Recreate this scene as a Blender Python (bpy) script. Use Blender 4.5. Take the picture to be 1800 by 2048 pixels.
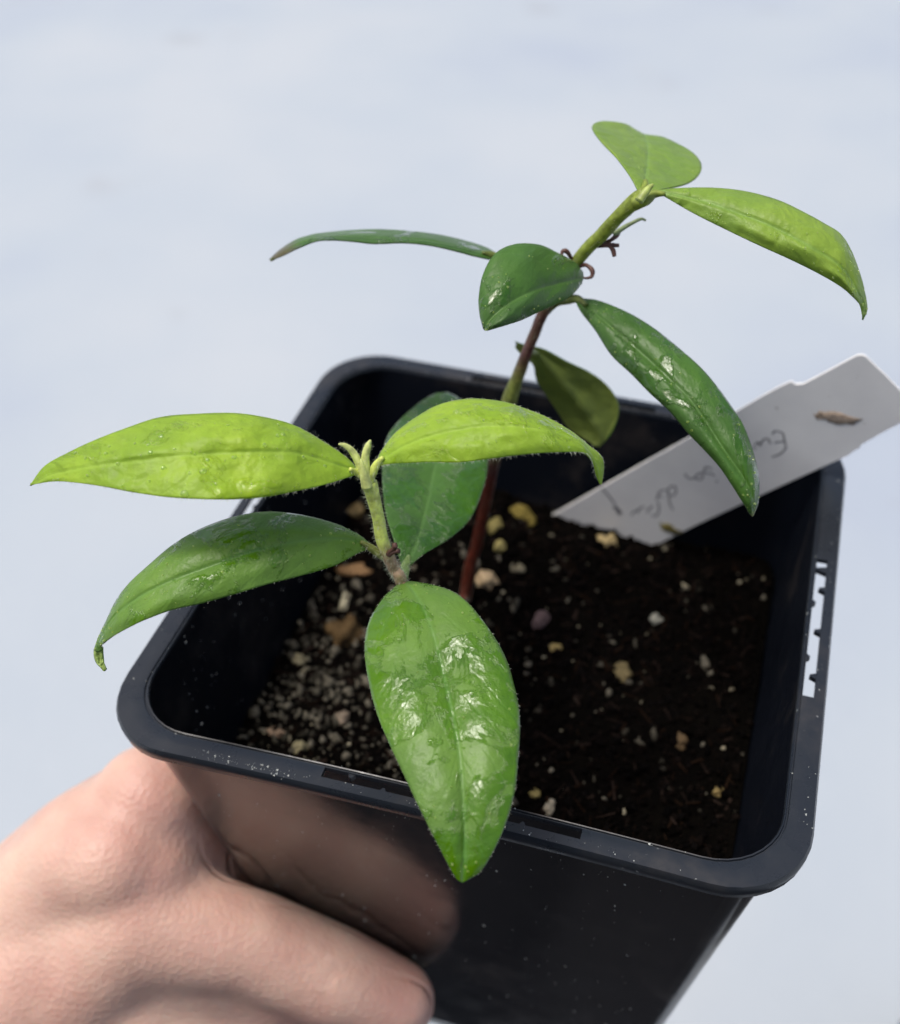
import bpy, bmesh, math, random
import numpy as np
from mathutils import Vector, Matrix, noise
random.seed(7); rng = np.random.default_rng(7)
for o in list(bpy.data.objects): bpy.data.objects.remove(o)
S = 0.01                                    # everything below is written in centimetres
SC = bpy.context.scene
# ------------------------------------------------------------------ camera
CAM = np.array([2.936, -11.776, 11.771])
FW = np.array([-0.23524, 0.71037, -0.66335]); FW /= np.linalg.norm(FW)
RT = np.array([0.95562, 0.29357, -0.02451]); RT -= FW*(RT@FW); RT /= np.linalg.norm(RT)
UP = np.cross(RT, FW)
FPX = 2300.0
cd = bpy.data.cameras.new('camera'); co = bpy.data.objects.new('camera', cd); SC.collection.objects.link(co)
SC.camera = co
co.matrix_world = Matrix(((RT[0], UP[0], -FW[0], CAM[0]*S), (RT[1], UP[1], -FW[1], CAM[1]*S),
                          (RT[2], UP[2], -FW[2], CAM[2]*S), (0, 0, 0, 1)))
cd.sensor_fit = 'HORIZONTAL'; cd.sensor_width = 36; cd.lens = 36*FPX/1800
cd.clip_start = 0.01; cd.clip_end = 300
cd.dof.use_dof = True; cd.dof.focus_distance = 0.133; cd.dof.aperture_fstop = 22
# ------------------------------------------------------------------ world, sun, exposure
SUN_EL, SUN_AZ = math.radians(72), math.radians(250)     # azimuth clockwise from +y
w = bpy.data.worlds.new('World'); SC.world = w; w.use_nodes = True
nt = w.node_tree; bg = nt.nodes['Background']
sk = nt.nodes.new('ShaderNodeTexSky'); sk.sky_type = 'NISHITA'; sk.sun_disc = False
sk.sun_elevation = SUN_EL; sk.sun_rotation = SUN_AZ
sk.air_density = 1.0; sk.dust_density = 6.0; sk.ozone_density = 1.0
nt.links.new(sk.outputs[0], bg.inputs[0]); bg.inputs[1].default_value = 0.15
sl = bpy.data.lights.new('sun', 'SUN'); sl.energy = 1.7; sl.angle = math.radians(14); sl.color = (1.0, 0.97, 0.93)
so = bpy.data.objects.new('sun', sl); SC.collection.objects.link(so)
sd = Vector((math.sin(SUN_AZ)*math.cos(SUN_EL), math.cos(SUN_AZ)*math.cos(SUN_EL), math.sin(SUN_EL)))
so.rotation_euler = sd.to_track_quat('Z', 'Y').to_euler()
SC.view_settings.view_transform = 'Standard'; SC.view_settings.look = 'None'
SC.view_settings.gamma = 1; SC.view_settings.exposure = 0.12

# ------------------------------------------------------------------ helpers
def ray(px, py): return FW + RT*(px-900)/FPX + UP*(1024-py)/FPX
def at(px, py, d): return CAM + ray(px, py)*d
def onz(px, py, z):
    r = ray(px, py); return CAM + r*((z-CAM[2])/r[2])
def nodes(m):
    m.use_nodes = True; return m.node_tree.nodes, m.node_tree.links, m.node_tree.nodes['Principled BSDF']
def link(name, me, mats, parent=None, smooth=True):
    o = bpy.data.objects.new(name, me); SC.collection.objects.link(o)
    for m in (mats if isinstance(mats, (list, tuple)) else [mats]): me.materials.append(m)
    if smooth: me.polygons.foreach_set('use_smooth', [True]*len(me.polygons))
    if parent: o.parent = parent
    return o
def mesh(name, V, F, mats, parent=None, smooth=True, origin=(0, 0, 0), col=None, uv=None):
    V = (np.asarray(V, float) - np.asarray(origin))*S
    me = bpy.data.meshes.new(name); me.from_pydata(V.tolist(), [], [list(f) for f in F]); me.update()
    if col is not None:
        a = me.color_attributes.new('Col', 'FLOAT_COLOR', 'POINT')
        c = np.ones((len(V), 4)); c[:, :3] = col; a.data.foreach_set('color', c.ravel())
    o = link(name, me, mats, parent, smooth); return o
def thing(name, label, cat, loc=(0, 0, 0), group=None):
    o = bpy.data.objects.new(name, None); SC.collection.objects.link(o); o.location = Vector(loc)*S
    o.empty_display_size = 0.005
    tag(o, label, cat, group); return o
def tag(o, label, cat, group=None):
    o['label'] = label; o['category'] = cat
    if group: o['group'] = group
def catmull(P, n):
    P = np.asarray(P, float); m = len(P); t = np.linspace(0, m-1, n); out = []
    for x in t:
        i = min(int(x), m-2); f = x-i
        p0 = P[i-1] if i > 0 else 2*P[0]-P[1]; p1 = P[i]; p2 = P[i+1]; p3 = P[i+2] if i+2 < m else 2*P[-1]-P[-2]
        out.append(0.5*((2*p1)+(-p0+p2)*f+(2*p0-5*p1+4*p2-p3)*f*f+(-p0+3*p1-3*p2+p3)*f**3))
    return np.array(out)
def tube(path, rad, seg=14, bump=0.0, cap=True):
    path = np.asarray(path, float); V = []; F = []; n = len(path); up = np.array([.3, .2, .93])
    for i, p in enumerate(path):
        d = path[min(i+1, n-1)]-path[max(i-1, 0)]; d /= np.linalg.norm(d)+1e-9
        a = np.cross(d, up); a /= np.linalg.norm(a)+1e-9; b = np.cross(d, a)
        for k in range(seg):
            t = 2*math.pi*k/seg
            q = rad[i]*(1+bump*noise.noise(Vector(p*4)+Vector((math.cos(t), math.sin(t), 0))*1.5))
            V.append(p+(a*math.cos(t)+b*math.sin(t))*q)
    for i in range(n-1):
        for k in range(seg):
            F.append((i*seg+k, i*seg+(k+1) % seg, (i+1)*seg+(k+1) % seg, (i+1)*seg+k))
    if cap: F.append(tuple(range(seg))[::-1]); F.append(tuple(range((n-1)*seg, n*seg)))
    return V, F
class MB:
    def __init__(s): s.V = []; s.F = []; s.C = []
    def add(s, V, F, c=None):
        k = len(s.V); s.V += [tuple(v) for v in V]; s.F += [tuple(i+k for i in f) for f in F]
        if c is not None: s.C += [tuple(c)]*len(V)
    def build(s, name, mats, parent=None, smooth=True, origin=(0, 0, 0)):
        return mesh(name, s.V, s.F, mats, parent, smooth, origin, col=np.array(s.C) if s.C else None)
# ------------------------------------------------------------------ materials
def N(ns, t, **k):
    n = ns.new(t)
    for a, b in k.items():
        if hasattr(n, a): setattr(n, a, b)
        else: n.inputs[a.replace('_', ' ')].default_value = b
    return n
def ramp(ns, pts):
    r = ns.new('ShaderNodeValToRGB'); e = r.color_ramp.elements
    while len(e) < len(pts): e.new(0.5)
    for x, (p, c) in zip(e, pts):
        x.position = p; x.color = c if len(c) == 4 else (*c, 1)
    return r
def g(v): return (v, v, v)
def plastic(name, base, rough0, rough1, ior, dirt=0.0, bump=0.05, speck=0.0, dirtcol=(.16, .13, .10)):
    m = bpy.data.materials.new(name); ns, L, b = nodes(m)
    tc = N(ns, 'ShaderNodeTexCoord')
    n1 = N(ns, 'ShaderNodeTexNoise', Scale=180.0, Detail=6.0, Roughness=.65); L.new(tc.outputs['Object'], n1.inputs['Vector'])
    n2 = N(ns, 'ShaderNodeTexNoise', Scale=1100.0, Detail=4.0); L.new(tc.outputs['Object'], n2.inputs['Vector'])
    n3 = N(ns, 'ShaderNodeTexNoise', Scale=45.0, Detail=8.0, Roughness=.7); L.new(tc.outputs['Object'], n3.inputs['Vector'])
    rr = ramp(ns, [(.3, g(rough0)), (.7, g(rough1))]); L.new(n1.outputs[0], rr.inputs[0]); L.new(rr.outputs[0], b.inputs['Roughness'])
    dr = ramp(ns, [(.52, g(0)), (.72, g(dirt))]); L.new(n3.outputs[0], dr.inputs[0])
    mul = N(ns, 'ShaderNodeMath', operation='MULTIPLY'); L.new(dr.outputs[0], mul.inputs[0]); L.new(n1.outputs[0], mul.inputs[1])
    mx = N(ns, 'ShaderNodeMix', data_type='RGBA'); mx.inputs[6].default_value = (*base, 1); mx.inputs[7].default_value = (*dirtcol, 1)
    L.new(mul.outputs[0], mx.inputs[0]); last = mx.outputs[2]
    if speck:
        sr = ramp(ns, [(.70, g(0)), (.76, g(speck))]); L.new(n2.outputs[0], sr.inputs[0])
        m2 = N(ns, 'ShaderNodeMix', data_type='RGBA'); m2.inputs[7].default_value = (.5, .52, .5, 1)
        gate = ramp(ns, [(.5, g(0)), (.62, g(1))]); L.new(n3.outputs[0], gate.inputs[0])
        mm = N(ns, 'ShaderNodeMath', operation='MULTIPLY'); L.new(sr.outputs[0], mm.inputs[0]); L.new(gate.outputs[0], mm.inputs[1])
        L.new(mm.outputs[0], m2.inputs[0]); L.new(last, m2.inputs[6]); last = m2.outputs[2]
    L.new(last, b.inputs['Base Color'])
    bu = N(ns, 'ShaderNodeBump', Strength=bump, Distance=.0004); L.new(n1.outputs[0], bu.inputs['Height'])
    b2 = N(ns, 'ShaderNodeBump', Strength=bump*.6, Distance=.0001); L.new(n2.outputs[0], b2.inputs['Height']); L.new(bu.outputs[0], b2.inputs['Normal'])
    L.new(b2.outputs[0], b.inputs['Normal']); b.inputs['IOR'].default_value = ior
    return m
M_WALL = plastic('wall_plastic', (.011, .010, .010), .08, .2, 1.8, dirt=1.0, bump=.03, speck=.35, dirtcol=(.07, .06, .05))
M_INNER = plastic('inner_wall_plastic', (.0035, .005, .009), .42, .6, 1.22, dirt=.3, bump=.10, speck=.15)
M_RIM = plastic('rim_plastic', (.014, .018, .024), .2, .42, 1.45, dirt=.25, bump=.15, speck=.8)
def leafmat(name, c0, c1, c2, rough, wet, tr, veincol, seed=0.0, sheen=.0, spots=.3, bloom=.3, bloomcol=(.30, .42, .18), quilt=.25, tipwet=.0, tip=None):
    m = bpy.data.materials.new(name); ns, L, b = nodes(m)
    uv = N(ns, 'ShaderNodeUVMap', uv_map='cm'); rel = N(ns, 'ShaderNodeUVMap', uv_map='rel')
    mp = N(ns, 'ShaderNodeMapping'); mp.inputs['Location'].default_value = (seed, seed*1.7, seed*.3); L.new(uv.outputs[0], mp.inputs[0])
    def noi(sc, det=4.0, ro=.55, dist=0.0):
        n = N(ns, 'ShaderNodeTexNoise', Scale=sc, Detail=det, Roughness=ro, Distortion=dist); L.new(mp.outputs[0], n.inputs['Vector']); return n
    nb = noi(1.1, 3); nf = noi(9, 5, .6); nw0 = noi(1.7, 10, .64, .45); nfi = noi(26, 3); nq = noi(2.6, 2, .5, .3); nr = noi(7.5, 5, .6, .4)
    su = N(ns, 'ShaderNodeSeparateXYZ'); L.new(rel.outputs[0], su.inputs[0])
    tw = N(ns, 'ShaderNodeMapRange', interpolation_type='SMOOTHSTEP'); L.new(su.outputs[0], tw.inputs[0]); tw.inputs[1].default_value = .62; tw.inputs[2].default_value = .95; tw.inputs[3].default_value = 0; tw.inputs[4].default_value = tipwet
    nw = N(ns, 'ShaderNodeMath', operation='SUBTRACT'); L.new(nw0.outputs[0], nw.inputs[0]); L.new(tw.outputs[0], nw.inputs[1])
    cr = ramp(ns, [(.3, c0), (.52, c1), (.72, c2)]); L.new(nb.outputs[0], cr.inputs[0])
    cf = N(ns, 'ShaderNodeMix', data_type='RGBA', blend_type='OVERLAY'); cf.inputs[0].default_value = spots
    L.new(cr.outputs[0], cf.inputs[6]); L.new(nf.outputs[1], cf.inputs[7])
    bw = N(ns, 'ShaderNodeRGBToBW'); L.new(nf.outputs[1], bw.inputs[0]); L.new(bw.outputs[0], cf.inputs[7])
    # veins: midrib at v=0, laterals sweeping to the tip
    sp = N(ns, 'ShaderNodeSeparateXYZ'); L.new(rel.outputs[0], sp.inputs[0]); sc = N(ns, 'ShaderNodeSeparateXYZ'); L.new(uv.outputs[0], sc.inputs[0])
    ab = N(ns, 'ShaderNodeMath', operation='ABSOLUTE'); L.new(sc.outputs[1], ab.inputs[0])
    mid = N(ns, 'ShaderNodeMapRange', interpolation_type='SMOOTHSTEP'); L.new(ab.outputs[0], mid.inputs[0])
    mid.inputs[1].default_value = 0.0; mid.inputs[2].default_value = .045; mid.inputs[3].default_value = 1; mid.inputs[4].default_value = 0
    # lateral: sin of (u*freq - |v|*k)
    m1 = N(ns, 'ShaderNodeMath', operation='MULTIPLY'); L.new(ab.outputs[0], m1.inputs[0]); m1.inputs[1].default_value = -1.7
    m2 = N(ns, 'ShaderNodeMath', operation='ADD'); L.new(sc.outputs[0], m2.inputs[0]); L.new(m1.outputs[0], m2.inputs[1])
    m2b = N(ns, 'ShaderNodeMath', operation='MULTIPLY_ADD'); L.new(nb.outputs[0], m2b.inputs[0]); m2b.inputs[1].default_value = .5; L.new(m2.outputs[0], m2b.inputs[2])
    m3 = N(ns, 'ShaderNodeMath', operation='MULTIPLY'); L.new(m2b.outputs[0], m3.inputs[0]); m3.inputs[1].default_value = 11.5
    m4 = N(ns, 'ShaderNodeMath', operation='SINE'); L.new(m3.outputs[0], m4.inputs[0])
    lat = N(ns, 'ShaderNodeMapRange', interpolation_type='SMOOTHSTEP'); L.new(m4.outputs[0], lat.inputs[0])
    lat.inputs[1].default_value = .86; lat.inputs[2].default_value = 1.0; lat.inputs[3].default_value = 0; lat.inputs[4].default_value = .2
    vs = N(ns, 'ShaderNodeMath', operation='MAXIMUM'); L.new(mid.outputs[0], vs.inputs[0]); L.new(lat.outputs[0], vs.inputs[1])
    vm = N(ns, 'ShaderNodeMix', data_type='RGBA'); L.new(cf.outputs[2], vm.inputs[6]); vm.inputs[7].default_value = (*veincol, 1)
    vf = N(ns, 'ShaderNodeMath', operation='MULTIPLY'); L.new(vs.outputs[0], vf.inputs[0]); vf.inputs[1].default_value = .5; L.new(vf.outputs[0], vm.inputs[0])
    if tip:
        tpr = N(ns, 'ShaderNodeMapRange', interpolation_type='SMOOTHSTEP'); L.new(su.outputs[0], tpr.inputs[0]); tpr.inputs[1].default_value = tip[1]; tpr.inputs[2].default_value = min(1.0, tip[1]+.12); tpr.inputs[4].default_value = .85
        tpm = N(ns, 'ShaderNodeMix', data_type='RGBA'); L.new(tpr.outputs[0], tpm.inputs[0]); L.new(vm.outputs[2], tpm.inputs[6]); tpm.inputs[7].default_value = (*tip[0], 1); vm = tpm
    # wet film mask
    wm = ramp(ns, [(wet-.02, g(1)), (wet+.015, g(0))]); L.new(nw.outputs[0], wm.inputs[0])
    dry = N(ns, 'ShaderNodeMix', data_type='RGBA'); dry.inputs[0].default_value = bloom; L.new(vm.outputs[2], dry.inputs[6]); dry.inputs[7].default_value = (*bloomcol, 1)
    fin = N(ns, 'ShaderNodeMix', data_type='RGBA'); L.new(wm.outputs[0], fin.inputs[0]); L.new(dry.outputs[2], fin.inputs[6]); L.new(vm.outputs[2], fin.inputs[7])
    L.new(fin.outputs[2], b.inputs['Base Color'])
    ro = N(ns, 'ShaderNodeMapRange'); L.new(wm.outputs[0], ro.inputs[0]); ro.inputs[3].default_value = rough; ro.inputs[4].default_value = .05
    L.new(ro.outputs[0], b.inputs['Roughness'])
    b.inputs['IOR'].default_value = 1.45; cw = N(ns, 'ShaderNodeMath', operation='MULTIPLY'); cw.inputs[1].default_value = .7; L.new(wm.outputs[0], cw.inputs[0]); L.new(cw.outputs[0], b.inputs['Coat Weight']); b.inputs['Specular IOR Level'].default_value = .35; b.inputs['Coat Roughness'].default_value = .03; b.inputs['Coat IOR'].default_value = 1.5
    b.inputs['Sheen Weight'].default_value = sheen; b.inputs['Sheen Roughness'].default_value = .4; b.inputs['Sheen Tint'].default_value = (.8, .95, .85, 1)
    h = N(ns, 'ShaderNodeMath', operation='MULTIPLY_ADD'); L.new(vs.outputs[0], h.inputs[0]); h.inputs[1].default_value = -.8; L.new(nf.outputs[0], h.inputs[2])
    bq = N(ns, 'ShaderNodeBump', Strength=quilt, Distance=.0016); L.new(nq.outputs[0], bq.inputs['Height'])
    bu = N(ns, 'ShaderNodeBump', Strength=.3, Distance=.00035); L.new(h.outputs[0], bu.inputs['Height']); L.new(bq.outputs[0], bu.inputs['Normal'])
    # fine skin relief where dry, smooth film with raised lip where wet
    inv = N(ns, 'ShaderNodeMath', operation='SUBTRACT'); inv.inputs[0].default_value = 1; L.new(wm.outputs[0], inv.inputs[1])
    fm = N(ns, 'ShaderNodeMath', operation='MULTIPLY'); L.new(nfi.outputs[0], fm.inputs[0]); L.new(inv.outputs[0], fm.inputs[1])
    b1 = N(ns, 'ShaderNodeBump', Strength=.25, Distance=.0002); L.new(fm.outputs[0], b1.inputs['Height']); L.new(bu.outputs[0], b1.inputs['Normal'])
    wr = ramp(ns, [(wet-.03, g(1)), (wet+.01, g(0))]); L.new(nw.outputs[0], wr.inputs[0])
    fr = N(ns, 'ShaderNodeMath', operation='MULTIPLY'); L.new(nr.outputs[0], fr.inputs[0]); L.new(wm.outputs[0], fr.inputs[1]); fa = N(ns, 'ShaderNodeMath', operation='MULTIPLY_ADD'); L.new(fr.outputs[0], fa.inputs[0]); fa.inputs[1].default_value = 1.1; L.new(wr.outputs[0], fa.inputs[2])
    b2 = N(ns, 'ShaderNodeBump', Strength=.5, Distance=.0003); L.new(fa.outputs[0], b2.inputs['Height']); L.new(b1.outputs[0], b2.inputs['Normal'])
    L.new(b2.outputs[0], b.inputs['Normal']); L.new(b2.outputs[0], b.inputs['Coat Normal'])
    tb = N(ns, 'ShaderNodeBsdfTranslucent'); L.new(b2.outputs[0], tb.inputs['Normal'])
    tcm = N(ns, 'ShaderNodeMix', data_type='RGBA', blend_type='MULTIPLY'); tcm.inputs[0].default_value = 1; L.new(vm.outputs[2], tcm.inputs[6]); tcm.inputs[7].default_value = (1.5, 1.5, .5, 1)
    L.new(tcm.outputs[2], tb.inputs[0])
    ms = N(ns, 'ShaderNodeMixShader'); ms.inputs[0].default_value = tr
    L.new(b.outputs[0], ms.inputs[1]); L.new(tb.outputs[0], ms.inputs[2]); L.new(ms.outputs[0], ns['Material Output'].inputs[0])
    return m
def DARK(seed, wet=.47, **k): return leafmat('dark_leaf_green', (.055, .155, .001), (.08, .20, .001), (.11, .245, .002), .36, wet, .12, (.10, .25, .04), seed, .04, bloom=.2, **k)
def DEEP(seed, wet=.47, **k): return leafmat('deep_leaf_green', (.022, .08, .001), (.034, .112, .0015), (.05, .15, .002), .36, wet, .1, (.08, .18, .03), seed, .04, bloom=.18, bloomcol=(.17, .28, .13), **k)
def LIGHT(seed, wet=.42): return leafmat('young_leaf_green', (.22, .38, .010), (.29, .46, .012), (.37, .54, .02), .42, wet, .3, (.38, .58, .06), seed, .08, bloom=.15, bloomcol=(.45, .6, .2), quilt=.6)
def MIDG(seed, wet=.42): return leafmat('mid_leaf_green', (.15, .28, .006), (.20, .34, .008), (.25, .39, .012), .4, wet, .2, (.2, .38, .06), seed, .08, bloom=.2, bloomcol=(.3, .42, .2), quilt=.5)
M_UNDER = leafmat('leaf_underside', (.10, .14, .02), (.13, .17, .025), (.16, .20, .03), .55, .1, .25, (.16, .2, .05), 3, .1)
M_UNDER_L = leafmat('young_leaf_underside', (.25, .38, .06), (.3, .42, .08), (.33, .45, .1), .5, .1, .25, (.35, .45, .12), 5, .1)
M_SKIP = None
def vcmat(name, rough=.6, bump=.3, scale=900.0, spec=.5, sss=0, dist=.0002):
    m = bpy.data.materials.new(name); ns, L, b = nodes(m)
    a = N(ns, 'ShaderNodeVertexColor', layer_name='Col'); tc = N(ns, 'ShaderNodeTexCoord')
    n = N(ns, 'ShaderNodeTexNoise', Scale=scale, Detail=5.0); L.new(tc.outputs['Object'], n.inputs['Vector'])
    mx = N(ns, 'ShaderNodeMix', data_type='RGBA', blend_type='MULTIPLY'); mx.inputs[0].default_value = 1
    r = ramp(ns, [(.3, g(.6)), (.7, g(1.25))]); L.new(n.outputs[0], r.inputs[0]); L.new(a.outputs[0], mx.inputs[6]); L.new(r.outputs[0], mx.inputs[7])
    L.new(mx.outputs[2], b.inputs['Base Color']); b.inputs['Roughness'].default_value = rough; b.inputs['Specular IOR Level'].default_value = spec
    bu = N(ns, 'ShaderNodeBump', Strength=bump, Distance=dist); L.new(n.outputs[0], bu.inputs['Height']); L.new(bu.outputs[0], b.inputs['Normal'])
    return m
M_STEM = vcmat('stem_bark', .45, .4, 1200.0)
M_SOIL = vcmat('soil', .95, 1.0, 1500.0, .03)
M_CRUMB = vcmat('soil_crumbs', .9, .8, 2500.0, .04)
M_HAIR = bpy.data.materials.new('fine_white_hair'); _, _, hb = nodes(M_HAIR)
hb.inputs['Base Color'].default_value = (.62, .66, .5, 1); hb.inputs['Roughness'].default_value = .5

# ------------------------------------------------------------------ ground
mg = bpy.data.materials.new('pale_ground'); ns, L, b = nodes(mg); tc = N(ns, 'ShaderNodeTexCoord')
n1 = N(ns, 'ShaderNodeTexNoise', Scale=3.2, Detail=3.0); L.new(tc.outputs['Object'], n1.inputs['Vector'])
n2 = N(ns, 'ShaderNodeTexNoise', Scale=60.0, Detail=5.0); L.new(tc.outputs['Object'], n2.inputs['Vector'])
n9 = N(ns, 'ShaderNodeTexNoise', Scale=9.0, Detail=4.0); L.new(tc.outputs['Object'], n9.inputs['Vector']); r9 = ramp(ns, [(.66, g(0)), (.78, g(.3))]); L.new(n9.outputs[0], r9.inputs[0])
cr = ramp(ns, [(.3, (.35, .40, .463)), (.5, (.382, .432, .475)), (.72, (.415, .456, .487))]); L.new(n1.outputs[0], cr.inputs[0])
m9 = N(ns, 'ShaderNodeMix', data_type='RGBA'); L.new(r9.outputs[0], m9.inputs[0]); L.new(cr.outputs[0], m9.inputs[6]); m9.inputs[7].default_value = (.25, .24, .25, 1)
L.new(m9.outputs[2], b.inputs['Base Color']); b.inputs['Roughness'].default_value = .8
bu = N(ns, 'ShaderNodeBump', Strength=.3, Distance=.003); L.new(n2.outputs[0], bu.inputs['Height']); L.new(bu.outputs[0], b.inputs['Normal'])
R = 6000
GZ = -46.0
gr = mesh('ground', [(-R, -R, GZ), (R, -R, GZ), (R, R, GZ), (-R, R, GZ)], [(0, 1, 2, 3)], mg, smooth=False); gr['kind'] = 'structure'

# ------------------------------------------------------------------ pot
CRN = dict(bl=(-4.55, 4.70), br=(4.55, 4.36), fr=(4.50, -4.46), fl=(-4.47, -4.56))
def warp(p):
    """the slightly pulled square of the real rim"""
    x, y, z = p; u = (x/4.5+1)/2; v = (y/4.5+1)/2
    f = lambda k: (1-u)*(1-v)*CRN['fl'][k]+u*(1-v)*CRN['fr'][k]+(1-u)*v*CRN['bl'][k]+u*v*CRN['br'][k]
    bow = .10*(1-min(1, abs(x)/4.5)**2)*max(0, -y/4.5)       # the front edge is pressed in a little
    return (f(0), f(1)+bow, z)
SIDE_T = None
def outline(a, r, side_ts):
    """closed rounded square, half width a, corner radius r; stations on each straight side at the cm positions side_ts"""
    P = []
    c = a-r
    for s in range(4):
        rot = s*math.pi/2                    # side 0 = front (y=-a, x from - to +), 1 = right, 2 = back, 3 = left
        ca, sa = math.cos(rot), math.sin(rot)
        for t in side_ts:
            x = t if abs(t) < c else math.copysign(c, t)
            x = t/4.5*c/ (3.3/4.5) if abs(t) > 2.6 else t
            x = max(-c, min(c, x))
            P.append((x*ca+a*sa, x*sa-a*ca))
        for k in range(1, 9):
            th = -math.pi/2+(math.pi/2)*k/9
            x, y = c+r*math.cos(th), -c+r*math.sin(th)
            P.append((x*ca-y*sa, x*sa+y*ca))
    return P
TS = [-3.3, -2.8, -2.3, -1.9, -1.35, -.9, -.45, 0, .45, .9, 1.35, 1.9, 2.3, 2.8, 3.3]
NS = len(TS); NP = 4*(NS+8)
DEPTH = 9.2; TAPER = .135
# profile: (half width, corner radius, z), from skirt inside bottom, over the rim, down the inner wall
OW = lambda z: 4.20-TAPER*(-z)              # outer face of wall
PROF = [(4.42, 1.00, -.07), (4.43, 1.02, -.20), (4.46, 1.04, -.225), (4.485, 1.05, -.20), (4.50, 1.06, -.05), (4.475, 1.045, 0.0),
        (4.345, .98, 0.0), (4.20, .90, 0.0), (4.19, .895, -.004), (4.182, .89, -.03), (4.165, .88, -.03), (4.158, .875, -.008), (4.145, .87, -.004), (4.13, .86, -.04)]
def ring(a, r, z): return [warp((x, y, z)) for x, y in outline(a, r, TS)]
pot = thing('plant_pot', 'square black plastic pot with rounded rim, held up in a hand, filled with dark soil', 'plant pot', (0, 0, -DEPTH))
V = []; F = []
rings = []
def addring(Vl, pts): k = len(Vl); Vl += pts; return k
def bridge(Fl, a, b, n=NP, skip=()):
    for i in range(n):
        if i in skip: continue
        Fl.append((a+i, a+(i+1) % n, b+(i+1) % n, b+i))
def side_idx(s, lo, hi):       # faces of side s between stations whose TS lies in [lo,hi]
    return [s*(NS+8)+i for i in range(NS-1) if TS[i] >= lo-1e-6 and TS[i+1] <= hi+1e-6]
SLOTS = {0: (-1.35, 1.9), 1: (-1.35, 1.35), 2: (-1.35, 1.9), 3: (-1.35, 1.35)}
skip = []
for s_, (lo, hi) in SLOTS.items(): skip += side_idx(s_, lo, hi)
base = [addring(V, ring(*p)) for p in PROF]
for k in range(len(PROF)-1):
    sk_ = skip if k == 6 else ()
    bridge(F, base[k], base[k+1], skip=sk_)
# underside of flange: outer (4.40) to strip 4.36, slot strip, 4.20 to the wall outer face
u0 = base[0]; u1 = addring(V, ring(4.345, .98, -.07)); u2 = addring(V, ring(4.20, .90, -.07)); u3 = addring(V, ring(4.15, .86, -.09))
bridge(F, u1, u0); bridge(F, u2, u1, skip=skip); bridge(F, u3, u2)
# slot walls
for s_, (lo, hi) in SLOTS.items():
    idx = side_idx(s_, lo, hi)
    for i in idx:
        F.append((base[6]+i, base[6]+i+1, u1+i+1, u1+i)); F.append((base[7]+i+1, base[7]+i, u2+i, u2+i+1))
    a, b_ = idx[0], idx[-1]+1
    F.append((base[6]+a, u1+a, u2+a, base[7]+a)); F.append((base[7]+b_, u2+b_, u1+b_, base[6]+b_))
rim = mesh('rim', V, F, M_RIM, pot, origin=(0, 0, -DEPTH))
rim.data.polygons.foreach_set('use_smooth', [True]*len(rim.data.polygons))
bm_ = rim.modifiers.new('edge', 'EDGE_SPLIT'); bm_.split_angle = math.radians(50)
# teeth across the slots
mb = MB()
def wedge(s_, t, side, w_, l_, z1=-.02):
    rot = s_*math.pi/2; ca, sa = math.cos(rot), math.sin(rot)
    def P(tt, a, z): return warp((tt*ca+a*sa, tt*sa-a*ca, z))
    a0, a1 = (4.35, 4.35-l_) if side > 0 else (4.195, 4.195+l_)
    q = [P(t-w_, a0, z1), P(t+w_, a0, z1), P(t+w_*.25, a1, z1), P(t-w_*.25, a1, z1)]
    q2 = [(x, y, z-.075) for x, y, z in q]
    mesh('slot_tooth', q+q2, [(0, 1, 2, 3), (7, 6, 5, 4), (0, 4, 5, 1), (1, 5, 6, 2), (2, 6, 7, 3), (3, 7, 4, 0)], M_RIM, pot, smooth=False, origin=(0, 0, -DEPTH))
wedge(1, 1.16, 1, .07, .16)
for t_, sd_ in ((.75, 1), (.45, -1), (-.1, 1), (-.62, -1), (-.95, 1)): wedge(1, t_, sd_, .055, .085 if sd_ > 0 else .05)
for s_ in (0, 2, 3):
    for t_, sd_ in ((-1.0, -1), (-.55, 1), (-.1, -1), (.3, 1), (.8, -1), (1.2, 1)): wedge(s_, t_, sd_, .05, .06)
# wall shell
V = []; F = []
zs = [-.08, -.5, -1, -2, -3.2, -4.5, -6, -7.5, -8.9, -DEPTH]
bo = [addring(V, ring(OW(z), .50-.025*(-z), z)) for z in zs]
for k in range(len(zs)-1): bridge(F, bo[k+1], bo[k])
bb = addring(V, ring(OW(-DEPTH)-.15, .3, -DEPTH)); bridge(F, bb, bo[-1]); F.append(tuple(range(bb, bb+NP))[::-1])
ow = mesh('outer_wall', V, F, M_WALL, pot, origin=(0, 0, -DEPTH))
V = []; F = []
zi = [-.04, -.4, -1, -1.6, -2.2, -3, -5, -7, -DEPTH+.15]
bi = [addring(V, ring(4.13 if z == -.04 else OW(z)-.07, .86 if z == -.04 else .50-.025*(-z), z)) for z in zi]
for k in range(len(zi)-1): bridge(F, bi[k], bi[k+1])
F.append(tuple(range(bi[-1], bi[-1]+NP)))
mesh('inner_wall', V, F, M_INNER, pot, origin=(0, 0, -DEPTH))

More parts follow.
